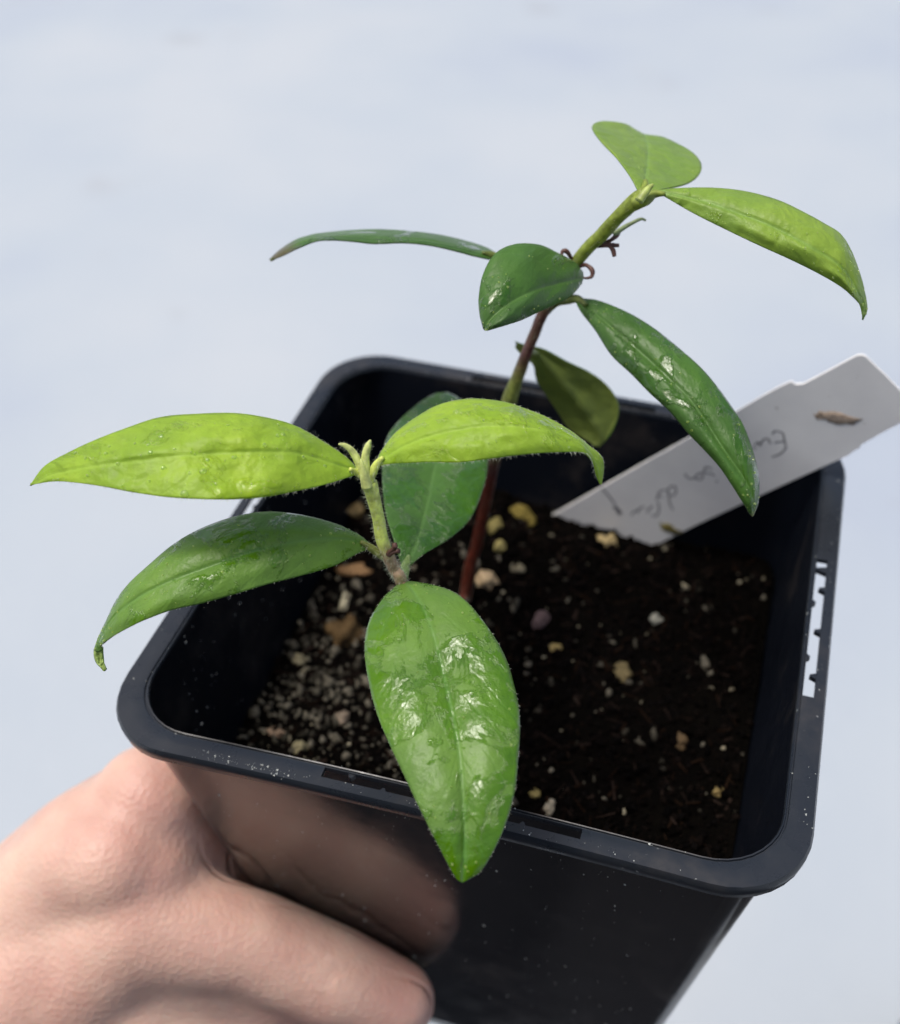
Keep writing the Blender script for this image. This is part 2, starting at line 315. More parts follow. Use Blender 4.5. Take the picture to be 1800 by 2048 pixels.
# ------------------------------------------------------------------ dusty specks and painted wet glints on the pot
M_DUST_GLINT = bpy.data.materials.new('dust_and_glint'); _, _, db_ = nodes(M_DUST_GLINT); db_.inputs['Base Color'].default_value = (.5, .52, .48, 1); db_.inputs['Roughness'].default_value = .35
mb = MB(); TET = np.array([(1, 1, 1), (-1, -1, 1), (-1, 1, -1), (1, -1, -1)])*.6; TF = [(0, 1, 2), (0, 3, 1), (0, 2, 3), (1, 3, 2)]
def speckle(p, r): mb.add(TET*r*rng.uniform(.4, 1.5, 3)+np.array(p), TF)
for k in range(230):
    a = rng.uniform(-4.2, 4.2); b_ = rng.uniform(4.35, 4.47) if rng.random() < .7 else rng.uniform(4.13, 4.2); s_ = rng.integers(0, 4); ca, sa = math.cos(s_*math.pi/2), math.sin(s_*math.pi/2)
    if abs(a) > 3.5: continue
    speckle(warp((a*ca+b_*sa, a*sa-b_*ca, .004)), .006+.014*rng.random()**4)
for k in range(75):  # cluster on the front left rim: pale specks that imitate wet glints
    t = rng.random(); q = onz(405+190*t+rng.normal(0, 5), 1508+46*t+rng.normal(0, 5), .006); speckle(q, .004+.02*rng.random()**4)
for k in range(260):
    z = -rng.uniform(.3, 7); a = rng.uniform(-3.2, 3.2); speckle(warp((a, -(OW(z)+.002), z)), .004+.014*rng.random()**5)
for k in range(160):
    z = -rng.uniform(.1, 2.2); a = rng.uniform(-3.2, 3.2); speckle(warp((-(OW(z)-.072), a, z)), .005+.02*rng.random()**4)
ds = mb.build('dust_and_glint_specks', M_DUST_GLINT, pot, smooth=False, origin=(0, 0, -DEPTH)); ds['kind'] = 'stuff'
# ------------------------------------------------------------------ soil
def soil_z(x, y):
    z = -2.45+.10*y/4+.12*(noise.noise(Vector((x*.6, y*.6, 3)))) + .09*noise.noise(Vector((x*1.9, y*1.9, 7)))+.05*noise.noise(Vector((x*6, y*6, 2)))
    z += .30*math.exp(-((x+1.5)**2+(y-3.1)**2)/2.5) - .12*math.exp(-((x-2)**2+(y+2.0)**2)/4)
    return z
n = 150; V = []; F = []; C = []
for j in range(n):
    for i in range(n):
        x = -3.765+7.53*i/(n-1); y = -3.765+7.53*j/(n-1)
        rr_ = .45; ax, ay = abs(x), abs(y)
        if ax > 3.765-rr_ and ay > 3.765-rr_:
            dx, dy = ax-(3.765-rr_), ay-(3.765-rr_); dd = math.hypot(dx, dy)
            if dd > rr_: x -= math.copysign(dx*(1-rr_/dd), x); y -= math.copysign(dy*(1-rr_/dd), y)
        z = soil_z(x, y)+.045*noise.noise(Vector((x*14, y*14, 1)))
        V.append(warp((x, y, z))); k = .5+.5*noise.noise(Vector((x*2.5, y*2.5, 9))); C.append((.001+.0018*k, .0009+.0013*k, .0008+.0008*k))
for j in range(n-1):
    for i in range(n-1): F.append((j*n+i, j*n+i+1, (j+1)*n+i+1, (j+1)*n+i))
so_ = mesh('potting_soil', V, F, M_SOIL, col=np.array(C)); so_['kind'] = 'stuff'
so_['label'] = 'dark brown potting soil filling the black pot'
ico = bmesh.new(); bmesh.ops.create_icosphere(ico, subdivisions=1, radius=1); IV = np.array([v.co[:] for v in ico.verts]); IF = [tuple(v.index for v in f.verts) for f in ico.faces]; ico.free()
ico = bmesh.new(); bmesh.ops.create_icosphere(ico, subdivisions=3, radius=1); IV3 = np.array([v.co[:] for v in ico.verts]); IF3 = [tuple(v.index for v in f.verts) for f in ico.faces]; ico.free()
def rot():
    a = rng.normal(size=4); a /= np.linalg.norm(a); w_, x, y, z = a
    return np.array([[1-2*(y*y+z*z), 2*(x*y-z*w_), 2*(x*z+y*w_)], [2*(x*y+z*w_), 1-2*(x*x+z*z), 2*(y*z-x*w_)], [2*(x*z-y*w_), 2*(y*z+x*w_), 1-2*(x*x+y*y)]])
mb = MB()
for k in range(9000):
    x, y = rng.uniform(-3.75, 3.75, 2)
    if abs(x) > 3.3 and abs(y) > 3.3: continue
    r = .018+.05*rng.random()**3
    left = 1/(1+math.exp((x+.9)*1.8))*(1/(1+math.exp((y-.8)*1.5)))       # pale grit lies at the left front
    q = rng.random()
    if q < .02+.52*left: c = np.array([.085, .078, .06])*rng.uniform(.15, 1.7); r *= 1.25
    elif q < .03+.55*left: c = np.array([.30, .27, .19])*rng.uniform(.4, 1.2); r *= .9
    elif q < .5+.4*left: c = np.array([.0045, .003, .0024])*rng.uniform(.3, 1.5)
    else: c = np.array([.002, .0016, .0015])*rng.uniform(.4, 1.6)
    P = (IV*(1+rng.normal(0, .30, (len(IV), 1))))*np.array([r*rng.uniform(.8, 1.9), r, r*rng.uniform(.5, 1)])@rot().T
    p = warp((x, y, soil_z(x, y)+r*.35)); mb.add(P+np.array(p), IF, c)
for k in range(600):      # fibres and bark slivers
    x, y = rng.uniform(-3.6, 3.6, 2); p = np.array(warp((x, y, soil_z(x, y)+.03))); a = rng.uniform(0, 6.28); l = rng.uniform(.08, .35)
    d = np.array([math.cos(a), math.sin(a), rng.normal(0, .25)])*l; n_ = np.array([-d[1], d[0], 0])/l*rng.uniform(.008, .03); up = np.array([0, 0, .02])
    c = (np.array([.009, .005, .003]) if rng.random() < .6 else np.array([.015, .01, .008]))*rng.uniform(.5, 1.6)
    mb.add([p-d/2-n_, p-d/2+n_, p+d/2+n_*.5, p+d/2-n_*.5, p+up-d/3, p+up+d/3], [(0, 3, 5, 4), (1, 4, 5, 2), (0, 4, 1), (3, 2, 5)], c)
cr_ = mb.build('soil_crumbs', M_CRUMB); cr_['kind'] = 'stuff'; cr_['label'] = 'loose crumbs, fibres and pale grit on the potting soil'
def lump(px, py, wpx, hpx, ang, c, name, label, cat, rough=.34, seed=0, group=None):
    p = onz(px, py, -2.4)
    for _ in range(3):
        p = onz(px, py, soil_z(p[0], p[1])+.015)
    k = np.linalg.norm(p-CAM)/FPX
    sx, sy = wpx*k/2*.88, hpx*k/2/.8*.88
    P = []
    for v in IV3:
        vv = Vector(v); d = 1+rough*noise.noise(vv*1.3+Vector((seed*3.1, 0, 0)))*2+rough*.5*noise.noise(vv*3+Vector((0, seed*3.1, 0)))
        q = v*d; q = np.array([q[0]*sx, q[1]*sy, q[2]*min(sx, sy)*.8]); a = math.radians(ang)
        P.append((q[0]*math.cos(a)-q[1]*math.sin(a), q[0]*math.sin(a)+q[1]*math.cos(a), q[2]))
    col = np.array([np.array(c)*(.45+.5*(.5+.5*noise.noise(Vector(v)*2+Vector((seed, 1, 1))))) for v in IV3])
    o = mesh(name, P, IF3, M_CRUMB, col=col); o.location = Vector(p)*S; tag(o, label, cat, group); return o
LUMPS = [
 (1217, 1086, 46, 34, 10, (.46, .36, .18), 'grit_stone', 'round cream grit stone lying just below the foot of the white label', 'stone'),
 (974, 1160, 48, 36, -20, (.62, .47, .28), 'bark_chip', 'angular cream chip right beside the foot of the red stem', 'bark chip'),
 (690, 1202, 20, 44, 10, (.5, .46, .32), 'grit_stone', 'upright pale oval grit stone above the brown lump on the left', 'stone'),
 (690, 1272, 86, 84, 0, (.13, .085, .04), 'bark_lump', 'large tan brown bark lump left of the big front leaf', 'bark lump'),
 (712, 1143, 74, 28, 8, (.33, .20, .10), 'bark_chip', 'long tan bark chip under the lower left leaf', 'bark chip'),
 (1081, 1242, 38, 36, 0, (.17, .12, .12), 'grit_stone', 'round mauve grey stone right of the big front leaf', 'stone'),
 (1112, 1298, 26, 22, 0, (.42, .32, .13), 'grit_stone', 'small yellow stone below the mauve grey stone', 'stone'),
 (1243, 1345, 36, 48, 30, (.20, .16, .08), 'bark_chip', 'oval olive tan chip in the middle of the open soil', 'bark chip'),
 (1313, 1238, 24, 24, 0, (.36, .36, .30), 'grit_stone', 'small white stone right of the middle of the soil', 'stone'),
 (712, 1022, 40, 30, 0, (.38, .28, .13), 'grit_stone', 'tan stone between the shoot and the left pot wall', 'stone'),
 (1001, 1092, 26, 26, 0, (.42, .36, .14), 'grit_stone', 'yellow round stone right of the red stem, above the cream chip', 'stone'),
 (1044, 1030, 66, 34, -25, (.24, .19, .05), 'bark_chip', 'yellow olive clump left of the white label foot', 'bark chip'),
 (990, 1050, 28, 34, 0, (.28, .24, .09), 'grit_stone', 'olive yellow stone just right of the red stem by the back wall', 'stone'),
 (1039, 1137, 22, 20, 0, (.28, .25, .17), 'grit_stone', 'small beige stone right above the cream chip', 'stone'),
 (1100, 1614, 22, 32, 0, (.45, .40, .30), 'grit_stone', 'upright white stone by the front rim, right of the big leaf tip', 'stone'),
 (1070, 1586, 22, 22, 0, (.36, .30, .12), 'grit_stone', 'yellow pebble beside the big front leaf near the front rim', 'stone'),
 (1437, 1582, 22, 20, 0, (.32, .24, .10), 'grit_stone', 'small tan stone in the right front part of the soil', 'stone'),
 (1362, 1482, 28, 30, 0, (.16, .11, .06), 'bark_chip', 'dull brown chip in the right front part of the soil', 'bark chip'),
 (597, 1320, 26, 20, -20, (.36, .32, .20), 'grit_stone', 'pale stone at the top of the gritty patch by the left wall', 'stone'),
 (683, 1437, 30, 28, 0, (.30, .24, .18), 'grit_stone', 'pale pinkish stone in the grit left of the big front leaf', 'stone'),
 (600, 1495, 34, 22, 50, (.30, .27, .16), 'grit_stone', 'beige stone in the grit near the front rim', 'stone'),
 (552, 1465, 40, 18, 5, (.28, .20, .14), 'bark_chip', 'small light brown chip in the grit near the left front corner', 'bark chip'),
]
for i, l in enumerate(LUMPS): lump(*l, seed=i+1)

# ------------------------------------------------------------------ plant
plant = thing('seedling', 'young two stemmed shrub seedling with wet glossy leaves, growing in the black pot', 'plant', (-1.1, 1.9, -2.5))
PO = np.array([-1.1, 1.9, -2.5])
def leaf(rows, mat, under=M_UNDER, dl=0., dr=0., bulge=.08, flip=False, hairs=0, label=None, thick=.022, nu=90, nv=36, hair_len=.042, pucker=.018, wave=.0):
    rows = [(r[0][0], r[0][1], r[1][0], r[1][1], r[2][0], r[2][1], r[3]) for r in rows]
    A = catmull(rows, nu); Wd = np.hypot(A[:, 4]-A[:, 0], A[:, 5]-A[:, 1]); Wd = Wd/Wd.max()
    V = []; F = []; UV = []; REL = []
    G = np.zeros((nu, nv, 3))
    for i in range(nu):
        Lp, Mp, Rp, d = A[i, 0:2], A[i, 2:4], A[i, 4:6], A[i, 6]
        for j in range(nv):
            v = -1+2*j/(nv-1); a = abs(v)
            if v < 0: px = Mp+(Lp-Mp)*a; dd = dl
            else: px = Mp+(Rp-Mp)*a; dd = dr
            dep = d+dd*Wd[i]*(a**1.3)-bulge*Wd[i]*(1-(2*a-1)**2)
            dep += pucker*noise.noise(Vector((i/nu*9, v*2.2, len(rows)*1.3+d)))*Wd[i]*2+wave*math.sin(i/nu*14+v)*a*Wd[i]
            G[i, j] = at(px[0], px[1], dep)
    arc = np.concatenate([[0], np.cumsum(np.linalg.norm(np.diff(G[:, nv//2], axis=0), axis=1))])
    for i in range(nu):
        c0 = (G[i, nv//2]+G[i, (nv-1)//2])/2
        for j in range(nv):
            V.append(G[i, j]); v = -1+2*j/(nv-1)
            UV.append((arc[i], math.copysign(np.linalg.norm(G[i, j]-c0), v))); REL.append((i/(nu-1), v))
    for i in range(nu-1):
        for j in range(nv-1):
            f = (i*nv+j, i*nv+j+1, (i+1)*nv+j+1, (i+1)*nv+j); F.append(f)
    # orient upper side: toward the camera unless flip
    nsum = np.zeros(3)
    for f in F[::7]: nsum += np.cross(V[f[1]]-V[f[0]], V[f[3]]-V[f[0]])
    tocam = CAM-np.mean(V, axis=0); face_cam = nsum@tocam > 0
    if face_cam == flip: F = [f[::-1] for f in F]
    Vm = (np.array(V)-PO)*S
    me = bpy.data.meshes.new('leaf'); me.from_pydata(Vm.tolist(), [], F); me.update()
    for nm, arr in (('cm', UV), ('rel', REL)):
        ul = me.uv_layers.new(name=nm); li = np.zeros(len(me.loops), int); me.loops.foreach_get('vertex_index', li)
        ul.data.foreach_set('uv', np.array(arr)[li].ravel())
    o = link('leaf', me, [mat, under, mat], plant)
    if label: o['label'] = label
    md = o.modifiers.new('thickness', 'SOLIDIFY'); md.thickness = thick*S; md.offset = -1; md.material_offset = 1; md.material_offset_rim = 0
    if hairs:
        hb_ = MB()
        for k in range(hairs):
            i = int(rng.uniform(2, nu-3)); e = 0 if rng.random() < .5 else nv-1; ins = 1 if e == 0 else nv-2
            p = G[i, e]+(G[i+1, e]-G[i, e])*rng.random(); out = G[i, e]-G[i, ins]; out /= np.linalg.norm(out)+1e-9
            al = G[i+1, e]-G[i, e]; al /= np.linalg.norm(al)+1e-9
            hair(hb_, p, out+al*rng.normal(.2, .35)+rng.normal(0, .25, 3), hair_len*rng.uniform(.25, 1.3))
        h = hb_.build('edge_hairs', M_HAIR, o, smooth=False, origin=PO); h['kind'] = 'stuff'
    return o, G
def hair(mb_, p, d, l, w_=.0016):
    d = np.asarray(d)/np.linalg.norm(d); a = np.cross(d, [.3, .5, .8]); a /= np.linalg.norm(a); b_ = np.cross(d, a)
    t = p+d*l+rng.normal(0, l*.12, 3)
    mb_.add([p+a*w_, p-a*w_*.5+b_*w_, p-a*w_*.5-b_*w_, t], [(0, 1, 3), (1, 2, 3), (2, 0, 3)])
def stem(pts, name, rpx, cols, parent=plant, n=60, hairs=0, seg=14, bump=.12, hl=.05):
    """pts: (px,py,depth) or 3-D points; rpx half widths in px at those points (or cm if 3-D)"""
    P = []; R_ = []
    for p, r in zip(pts, rpx):
        if isinstance(p, np.ndarray): P.append(p); R_.append(r)
        else: P.append(at(*p)); R_.append(r*p[2]/FPX)
    A = catmull(np.c_[np.array(P), np.array(R_), np.array(cols)], n)
    V, F = tube(A[:, :3], np.maximum(A[:, 3], .004), seg, bump)
    o = mesh(name, V, F, M_STEM, parent, origin=PO, col=np.clip(np.repeat(A[:, 4:7], seg, axis=0), 0, 1))
    if hairs:
        hb_ = MB()
        for k in range(hairs):
            i = int(rng.uniform(1, n-2)); d = A[i+1, :3]-A[i-1, :3]; d /= np.linalg.norm(d); r = rng.normal(size=3); r -= d*(r@d); r /= np.linalg.norm(r)
            hair(hb_, A[i, :3]+r*A[i, 3]*.95, r+d*rng.normal(0, .4), hl*rng.uniform(.5, 1.3))
        h = hb_.build('stem_hairs', M_HAIR, o, smooth=False, origin=PO); h['kind'] = 'stuff'
    return o, A
RED = (.14, .028, .014); BRN = (.12, .055, .035); GRN = (.24, .27, .06); YG = (.20, .26, .03); PINK = (.48, .33, .20); LG = (.62, .72, .16); OLV = (.13, .17, .03)
zb = soil_z(-1.3, 1.9)-.15
base_p = onz(929, 1205, zb); db = (base_p-CAM)@FW
def dm(y): return db+(14.0-db)*(1205-y)/(1205-378)
main_pts = [(929, 1205), (934, 1170), (941, 1130), (953, 1090), (966, 1030), (978, 970), (988, 925), (1003, 860), (1017, 805), (1031, 765), (1050, 715), (1068, 670), (1088, 622), (1118, 575), (1145, 535), (1172, 500), (1205, 468), (1240, 430), (1270, 402), (1290, 384)]
mr = [13, 12, 12, 11.5, 11.5, 11.5, 12, 13.5, 15, 13, 11.5, 11, 11, 13, 12.5, 12.5, 14, 14, 16, 12]
mc = [RED, RED, RED, RED, RED, RED, BRN, GRN, GRN, GRN, BRN, BRN, BRN, OLV, OLV, YG, YG, YG, YG, YG]
stem([(x, y, dm(y)) for x, y in main_pts], 'main_stem', mr, mc, n=150, hairs=1200, seg=18, hl=.03)
# side shoot
ps = at(803, 1165, 13.95)
sh_pts = [base_p+np.array([.02, -.02, .15]), base_p+np.array([.05, -.7, .45]), ps+np.array([.3, .9, -3.0]), ps+np.array([.12, .25, -1.5]), ps, at(790, 1142, 13.85), at(776, 1112, 13.7), at(764, 1078, 13.55), at(757, 1040, 13.45), at(748, 1002, 13.3), at(738, 965, 13.2)]
sr = [.07, .07, .075, .075, .075, .07, .078, .075, .075, .08, .09]
stem(sh_pts, 'side_stem', sr, [RED, RED, RED, BRN, PINK, PINK, PINK, LG, LG, LG, LG], n=110, hairs=1300, hl=.05)
def petiole(pts, r, c, hairs=0, n=24): return stem(pts, 'petiole', r, [c]*len(pts), n=n, hairs=hairs, seg=10)
GL = {}
# --- the leaves, base first
L12 = [((793,1170),(806,1163),(822,1162),13.9),((764,1198),(822,1174),(872,1171),13.72),((738,1243),(842,1205),(922,1193),13.45),((729,1295),(862,1252),(968,1244),13.18),
 ((736,1357),(880,1318),(1010,1312),12.9),((753,1425),(896,1388),(1033,1390),12.62),((777,1484),(909,1450),(1040,1450),12.38),((804,1542),(920,1515),(1036,1520),12.17),
 ((831,1600),(925,1580),(1029,1585),12.0),((858,1655),(929,1645),(1010,1652),11.9),((885,1708),(929,1703),(985,1706),11.84),((903,1742),(927,1738),(962,1742),11.83),((914,1760),(925,1766),(940,1758),11.86)]
GL['L12'] = leaf(L12, DARK(1.0, .49, tipwet=.22), dl=-.02, dr=.0, bulge=.10, hairs=170, label='large dark green wet leaf hanging over the front rim', hair_len=.022)
petiole([(798, 1158, 13.9), (803, 1164, 13.95), (812, 1172, 13.85)], [9, 9, 6], PINK)
L9 = [((752,925),(752,930),(756,933),13.05),((762,903),(772,914),(778,928),13.0),((789,867),(806,893),(816,926),12.9),((829,836),(850,876),(862,924),12.8),((878,809),(905,862),(914,925),12.72),
 ((940,797),(965,853),(970,919),12.66),((1007,803),(1025,852),(1030,911),12.64),((1051,817),(1078,858),(1085,906),12.68),((1098,836),(1125,868),(1132,904),12.75),((1147,865),(1160,884),(1168,905),12.88),
 ((1181,893),(1182,905),(1182,917),13.02),((1203,912),(1193,926),(1187,930),13.12),((1208,935),(1199,945),(1191,948),13.2),((1204,968),(1201,969),(1198,966),13.3)]
GL['L9'] = leaf(L9, LIGHT(2.0), M_UNDER_L, dl=.50, dr=-.10, bulge=.07, hairs=420, label='bright yellow green leaf arching right with a drooping tip', wave=.02)
petiole([(738, 968, 13.2), (744, 948, 13.12), (753, 929, 13.05), (766, 915, 12.98)], [9, 9, 8, 4], LG, hairs=60)
L8 = [((716,939),(716,944),(712,950),13.1),((694,915),(695,936),(690,957),13.0),((641,879),(640,918),(640,972),12.82),((588,850),(585,905),(584,984),12.66),((534,835),(530,903),(530,994),12.54),
 ((472,826),(472,905),(470,999),12.46),((401,827),(402,909),(400,998),12.42),((321,834),(330,914),(335,994),12.42),((249,857),(262,922),(268,985),12.46),((187,881),(198,930),(205,973),12.54),
 ((134,906),(143,940),(148,965),12.66),((89,932),(98,951),(106,963),12.8),((59,971),(60,971),(61,970),12.95)]
GL['L8'] = leaf(L8, LIGHT(8.3), M_UNDER_L, dl=.42, dr=-.18, bulge=.05, hairs=420, label='bright yellow green leaf pointing left with water drops', pucker=.035)
petiole([(737, 970, 13.2), (727, 955, 13.15), (714, 945, 13.1), (700, 938, 13.0)], [9, 8, 7, 4], LG, hairs=60)
L11 = [((739,1086),(737,1093),(732,1100),13.6),((713,1066),(714,1082),(713,1108),13.5),((668,1046),(668,1078),(668,1132),13.3),((601,1029),(602,1083),(601,1152),13.1),((534,1023),(530,1098),(534,1169),12.95),
 ((468,1033),(463,1118),(468,1189),12.85),((401,1057),(400,1140),(403,1207),12.8),((347,1088),(345,1160),(345,1220),12.8),((298,1129),(297,1183),(290,1240),12.83),((258,1166),(258,1208),(256,1256),12.9),
 ((232,1200),(230,1230),(226,1272),13.0),((212,1240),(210,1258),(208,1285),13.1),((196,1275),(197,1285),(203,1292),13.2),((187,1300),(194,1304),(207,1300),13.25)]
GL['L11'] = leaf(L11, DARK(21.4, .46), dl=.40, dr=-.08, bulge=.07, hairs=200, label='dark green leaf at lower left with a curled pale tip', hair_len=.022)
tipc = [((188,1296),(196,1300),(207,1294),13.27),((187,1308),(197,1310),(207,1304),13.3),((190,1322),(200,1322),(208,1316),13.3),((197,1332),(204,1331),(209,1326),13.28),((207,1340),(210,1340),(213,1337),13.25)]
leaf(tipc, M_UNDER_L, M_UNDER_L, bulge=.03, label='pale curled underside of the leaf tip', nu=24, nv=12)
petiole([(776, 1116, 13.72), (758, 1108, 13.66), (742, 1096, 13.6), (722, 1084, 13.5)], [9, 8, 8, 4], GRN, hairs=80)
L10 = [((802,1128),(812,1131),(822,1128),14.3),((790,1088),(828,1098),(850,1106),14.5),((774,1035),(843,1052),(900,1076),14.85),((766,985),(855,1000),(942,1035),15.3),((765,930),(866,945),(970,965),15.8),
 ((772,880),(880,890),(976,908),16.3),((797,843),(893,845),(962,852),16.8),((838,806),(898,808),(940,815),17.1),((872,786),(894,784),(912,792),17.35)]
leaf(L10, DEEP(6.1, .52), dl=-.1, dr=-.15, bulge=.05, hairs=120, label='dark green leaf standing behind the bright arching leaf', hair_len=.018)  # darker green here puts the shade behind the bright leaf into the colour
petiole([(801, 1166, 14.0), (808, 1148, 14.15), (812, 1130, 14.3), (818, 1112, 14.4)], [11, 10, 9, 4], (.2, .3, .08), hairs=60)
L2 = [((1316,380),(1318,384),(1322,389),14.0),((1356,376),(1348,389),(1342,401),13.95),((1423,375),(1405,402),(1389,428),13.85),((1490,382),(1470,424),(1455,461),13.72),((1557,400),(1536,449),(1520,492),13.6),
 ((1610,425),(1590,477),(1582,520),13.52),((1648,446),(1640,505),(1640,549),13.48),((1682,468),(1678,530),(1682,574),13.5),((1705,505),(1704,562),(1703,592),13.58),((1722,552),(1718,590),(1713,602),13.68),
 ((1730,583),(1725,604),(1719,610),13.78),((1735,618),(1730,622),(1723,625),13.88),((1727,640),(1726,641),(1725,640),13.98)]
GL['L2'] = leaf(L2, MIDG(5.2, .36), dl=.25, dr=.05, bulge=.06, hairs=120, label='light green leaf at upper right with a hooked tip', hair_len=.02, wave=.02)
L1 = [((1277,381),(1289,384),(1302,383),14.1),((1262,352),(1291,362),(1330,377),14.35),((1235,315),(1293,338),(1374,366),14.75),((1205,284),(1295,315),(1398,349),15.15),((1188,261),(1296,296),(1403,329),15.5),
 ((1186,249),(1293,281),(1388,307),15.85),((1207,242),(1290,271),(1356,287),16.15),((1250,247),(1288,268),(1321,272),16.4),((1272,262),(1289,275),(1302,275),16.7),((1283,280),(1290,284),(1296,282),16.9)]
GL['L1'] = leaf(L1, MIDG(9.7, .3), dl=-.25, dr=-.2, bulge=.06, hairs=60, label='topmost light green leaf folded along its middle', hair_len=.018)
L3 = [((993,506),(988,511),(980,518),15.3),((972,494),(965,505),(950,511),15.25),((928,480),(920,493),(905,499),15.2),((874,468),(868,483),(860,489),15.15),((812,461),(810,476),(808,484),15.1),((749,458),(748,475),(749,486),15.05),
 ((687,461),(705,472),(714,482),15.05),((643,465),(655,473),(666,479),15.1),((615,471),(622,478),(634,481),15.15),((589,480),(592,489),(596,495),15.25),((558,500),(560,506),(566,511),15.4),((538,519),(540,521),(543,519),15.5)]
leaf(L3, DEEP(11.0, .45, tip=((.10, .045, .03), .78)), dl=.75, dr=-.15, bulge=.03, label='slender dark leaf seen edge on, pointing left', pucker=.01)
petiole([(1108, 592, 15.7), (1060, 556, 15.55), (1020, 528, 15.4), (985, 511, 15.28), (965, 505, 15.2)], [8, 8, 8, 8, 3], OLV)
L4 = [((1167,545),(1167,556),(1164,568),14.95),((1150,524),(1147,560),(1142,592),14.7),((1115,505),(1113,568),(1107,611),14.4),((1078,489),(1080,578),(1072,627),14.15),((1030,488),(1047,592),(1042,641),13.95),
 ((990,507),(1017,608),(1014,650),13.83),((966,548),(993,628),(991,657),13.8),((957,596),(976,645),(977,661),13.82),((959,630),(970,655),(971,661),13.86),((966,658),(968,660),(969,661),13.9)]
GL['L4'] = leaf(L4, DEEP(13.0, .42), dl=.35, dr=-.05, bulge=.08, hairs=60, label='rounded dark green leaf in front of the upper stem', hair_len=.016)
petiole([(1122, 570, 15.45), (1145, 560, 15.2), (1160, 555, 15.0), (1150, 560, 14.8)], [10, 9, 8, 4], OLV)
L5 = [((1160,596),(1153,597),(1150,602),15.35),((1190,599),(1178,616),(1163,626),15.2),((1225,611),(1208,642),(1191,662),15.0),((1268,631),(1246,673),(1222,710),14.8),((1312,659),(1290,712),(1262,748),14.6),((1357,695),(1332,751),(1300,787),14.42),
 ((1402,735),(1374,792),(1340,824),14.26),((1437,776),(1408,838),(1375,866),14.15),((1468,819),(1436,882),(1408,900),14.06),((1486,848),(1464,922),(1440,936),14.0),((1501,885),(1487,955),(1463,970),13.98),
 ((1514,930),(1502,985),(1482,1000),14.0),((1519,970),(1508,1005),(1492,1015),14.05),((1517,1006),(1508,1020),(1498,1026),14.12),((1507,1032),(1505,1033),(1503,1032),14.2)]
GL['L5'] = leaf(L5, DEEP(15.0, .48, tipwet=.1, tip=((.30, .30, .08), .93)), dl=.22, dr=.10, bulge=.08, hairs=100, label='long dark green wet leaf slanting down to the right over the label', hair_len=.016)
petiole([(1086, 628, 15.75), (1110, 606, 15.6), (1135, 600, 15.45), (1155, 598, 15.35), (1172, 610, 15.2)], [10, 9, 9, 8, 4], OLV)
L6 = [((1030,682),(1032,688),(1030,694),16.7),((1050,689),(1050,700),(1045,712),16.75),((1089,698),(1080,712),(1066,730),16.85),((1134,722),(1105,745),(1072,757),17.0),((1178,743),(1137,778),(1090,786),17.15),((1212,768),(1163,812),(1115,823),17.3),
 ((1234,798),(1184,840),(1135,853),17.4),((1238,826),(1198,862),(1158,871),17.45),((1226,862),(1204,880),(1178,883),17.5),((1205,889),(1197,893),(1188,892),17.55)]
leaf(L6, DEEP(17.0, .3), leafmat('olive_leaf_underside', (.16, .20, .012), (.21, .25, .015), (.26, .29, .02), .5, .1, .45, (.14, .17, .03), 3, .05), dl=-.1, dr=.25, bulge=-.06, flip=True, label='olive leaf behind the stem showing its underside', pucker=.02)
petiole([(1056, 705, 16.45), (1064, 706, 16.6), (1074, 708, 16.8)], [8, 8, 6], OLV)
# tip bud, young leaves, bracts
def sliver(pts, w_, col, name, parent=plant, label=None, hairs=0):
    A = catmull([np.r_[at(*p), q] for p, q in zip(pts, w_)], 22)
    V, F = tube(A[:, :3], A[:, 3]*.5+.003, 8)
    V = np.array(V).reshape(22, 8, 3); c = V.mean(1, keepdims=True)
    o = mesh(name, V.reshape(-1, 3), F, M_STEM, parent, origin=PO, col=np.tile(col, (22*8, 1)))
    if label: o['label'] = label
    if hairs:
        hb_ = MB()
        for k in range(hairs):
            i = int(rng.uniform(1, 20)); d = A[i+1, :3]-A[i-1, :3]; d /= np.linalg.norm(d); r = rng.normal(size=3); r -= d*(r@d); r /= np.linalg.norm(r)
            hair(hb_, A[i, :3]+r*A[i, 3]*.45, r+d*rng.normal(.5, .3), .04*rng.uniform(.5, 1.3))
        h = hb_.build('bud_hairs', M_HAIR, o, smooth=False, origin=PO); h['kind'] = 'stuff'
    return o
YB = (.55, .62, .2)
sliver([(735, 970, 13.15), (722, 935, 13.1), (706, 905, 13.05), (690, 891, 13.0), (677, 888, 12.98)], [.12, .10, .08, .05, .015], YB, 'young_leaf', label='tiny pale leaf curving left at the shoot tip', hairs=90)
sliver([(734, 972, 13.15), (731, 935, 13.08), (731, 910, 13.03), (736, 892, 13.0), (741, 880, 12.98)], [.13, .10, .085, .07, .02], YB, 'young_leaf', label='tiny pale upright leaf at the shoot tip', hairs=90)
sliver([(734, 975, 13.12), (728, 950, 13.05), (724, 930, 13.0), (722, 918, 12.98)], [.13, .10, .05, .015], YB, 'bud_scale', hairs=40)
sliver([(1278, 402, 13.85), (1288, 388, 13.85), (1298, 376, 13.85), (1306, 369, 13.85)], [.11, .10, .07, .03], (.34, .42, .10), 'tip_bud')
petiole([(1268, 408, 14.1), (1292, 398, 14.02), (1308, 388, 14.0), (1330, 388, 13.96)], [14, 13, 9, 4], YG)
petiole([(1272, 402, 14.1), (1283, 390, 14.1), (1289, 380, 14.12), (1291, 362, 14.25)], [11, 10, 9, 5], YG)
BR = (.10, .04, .028)
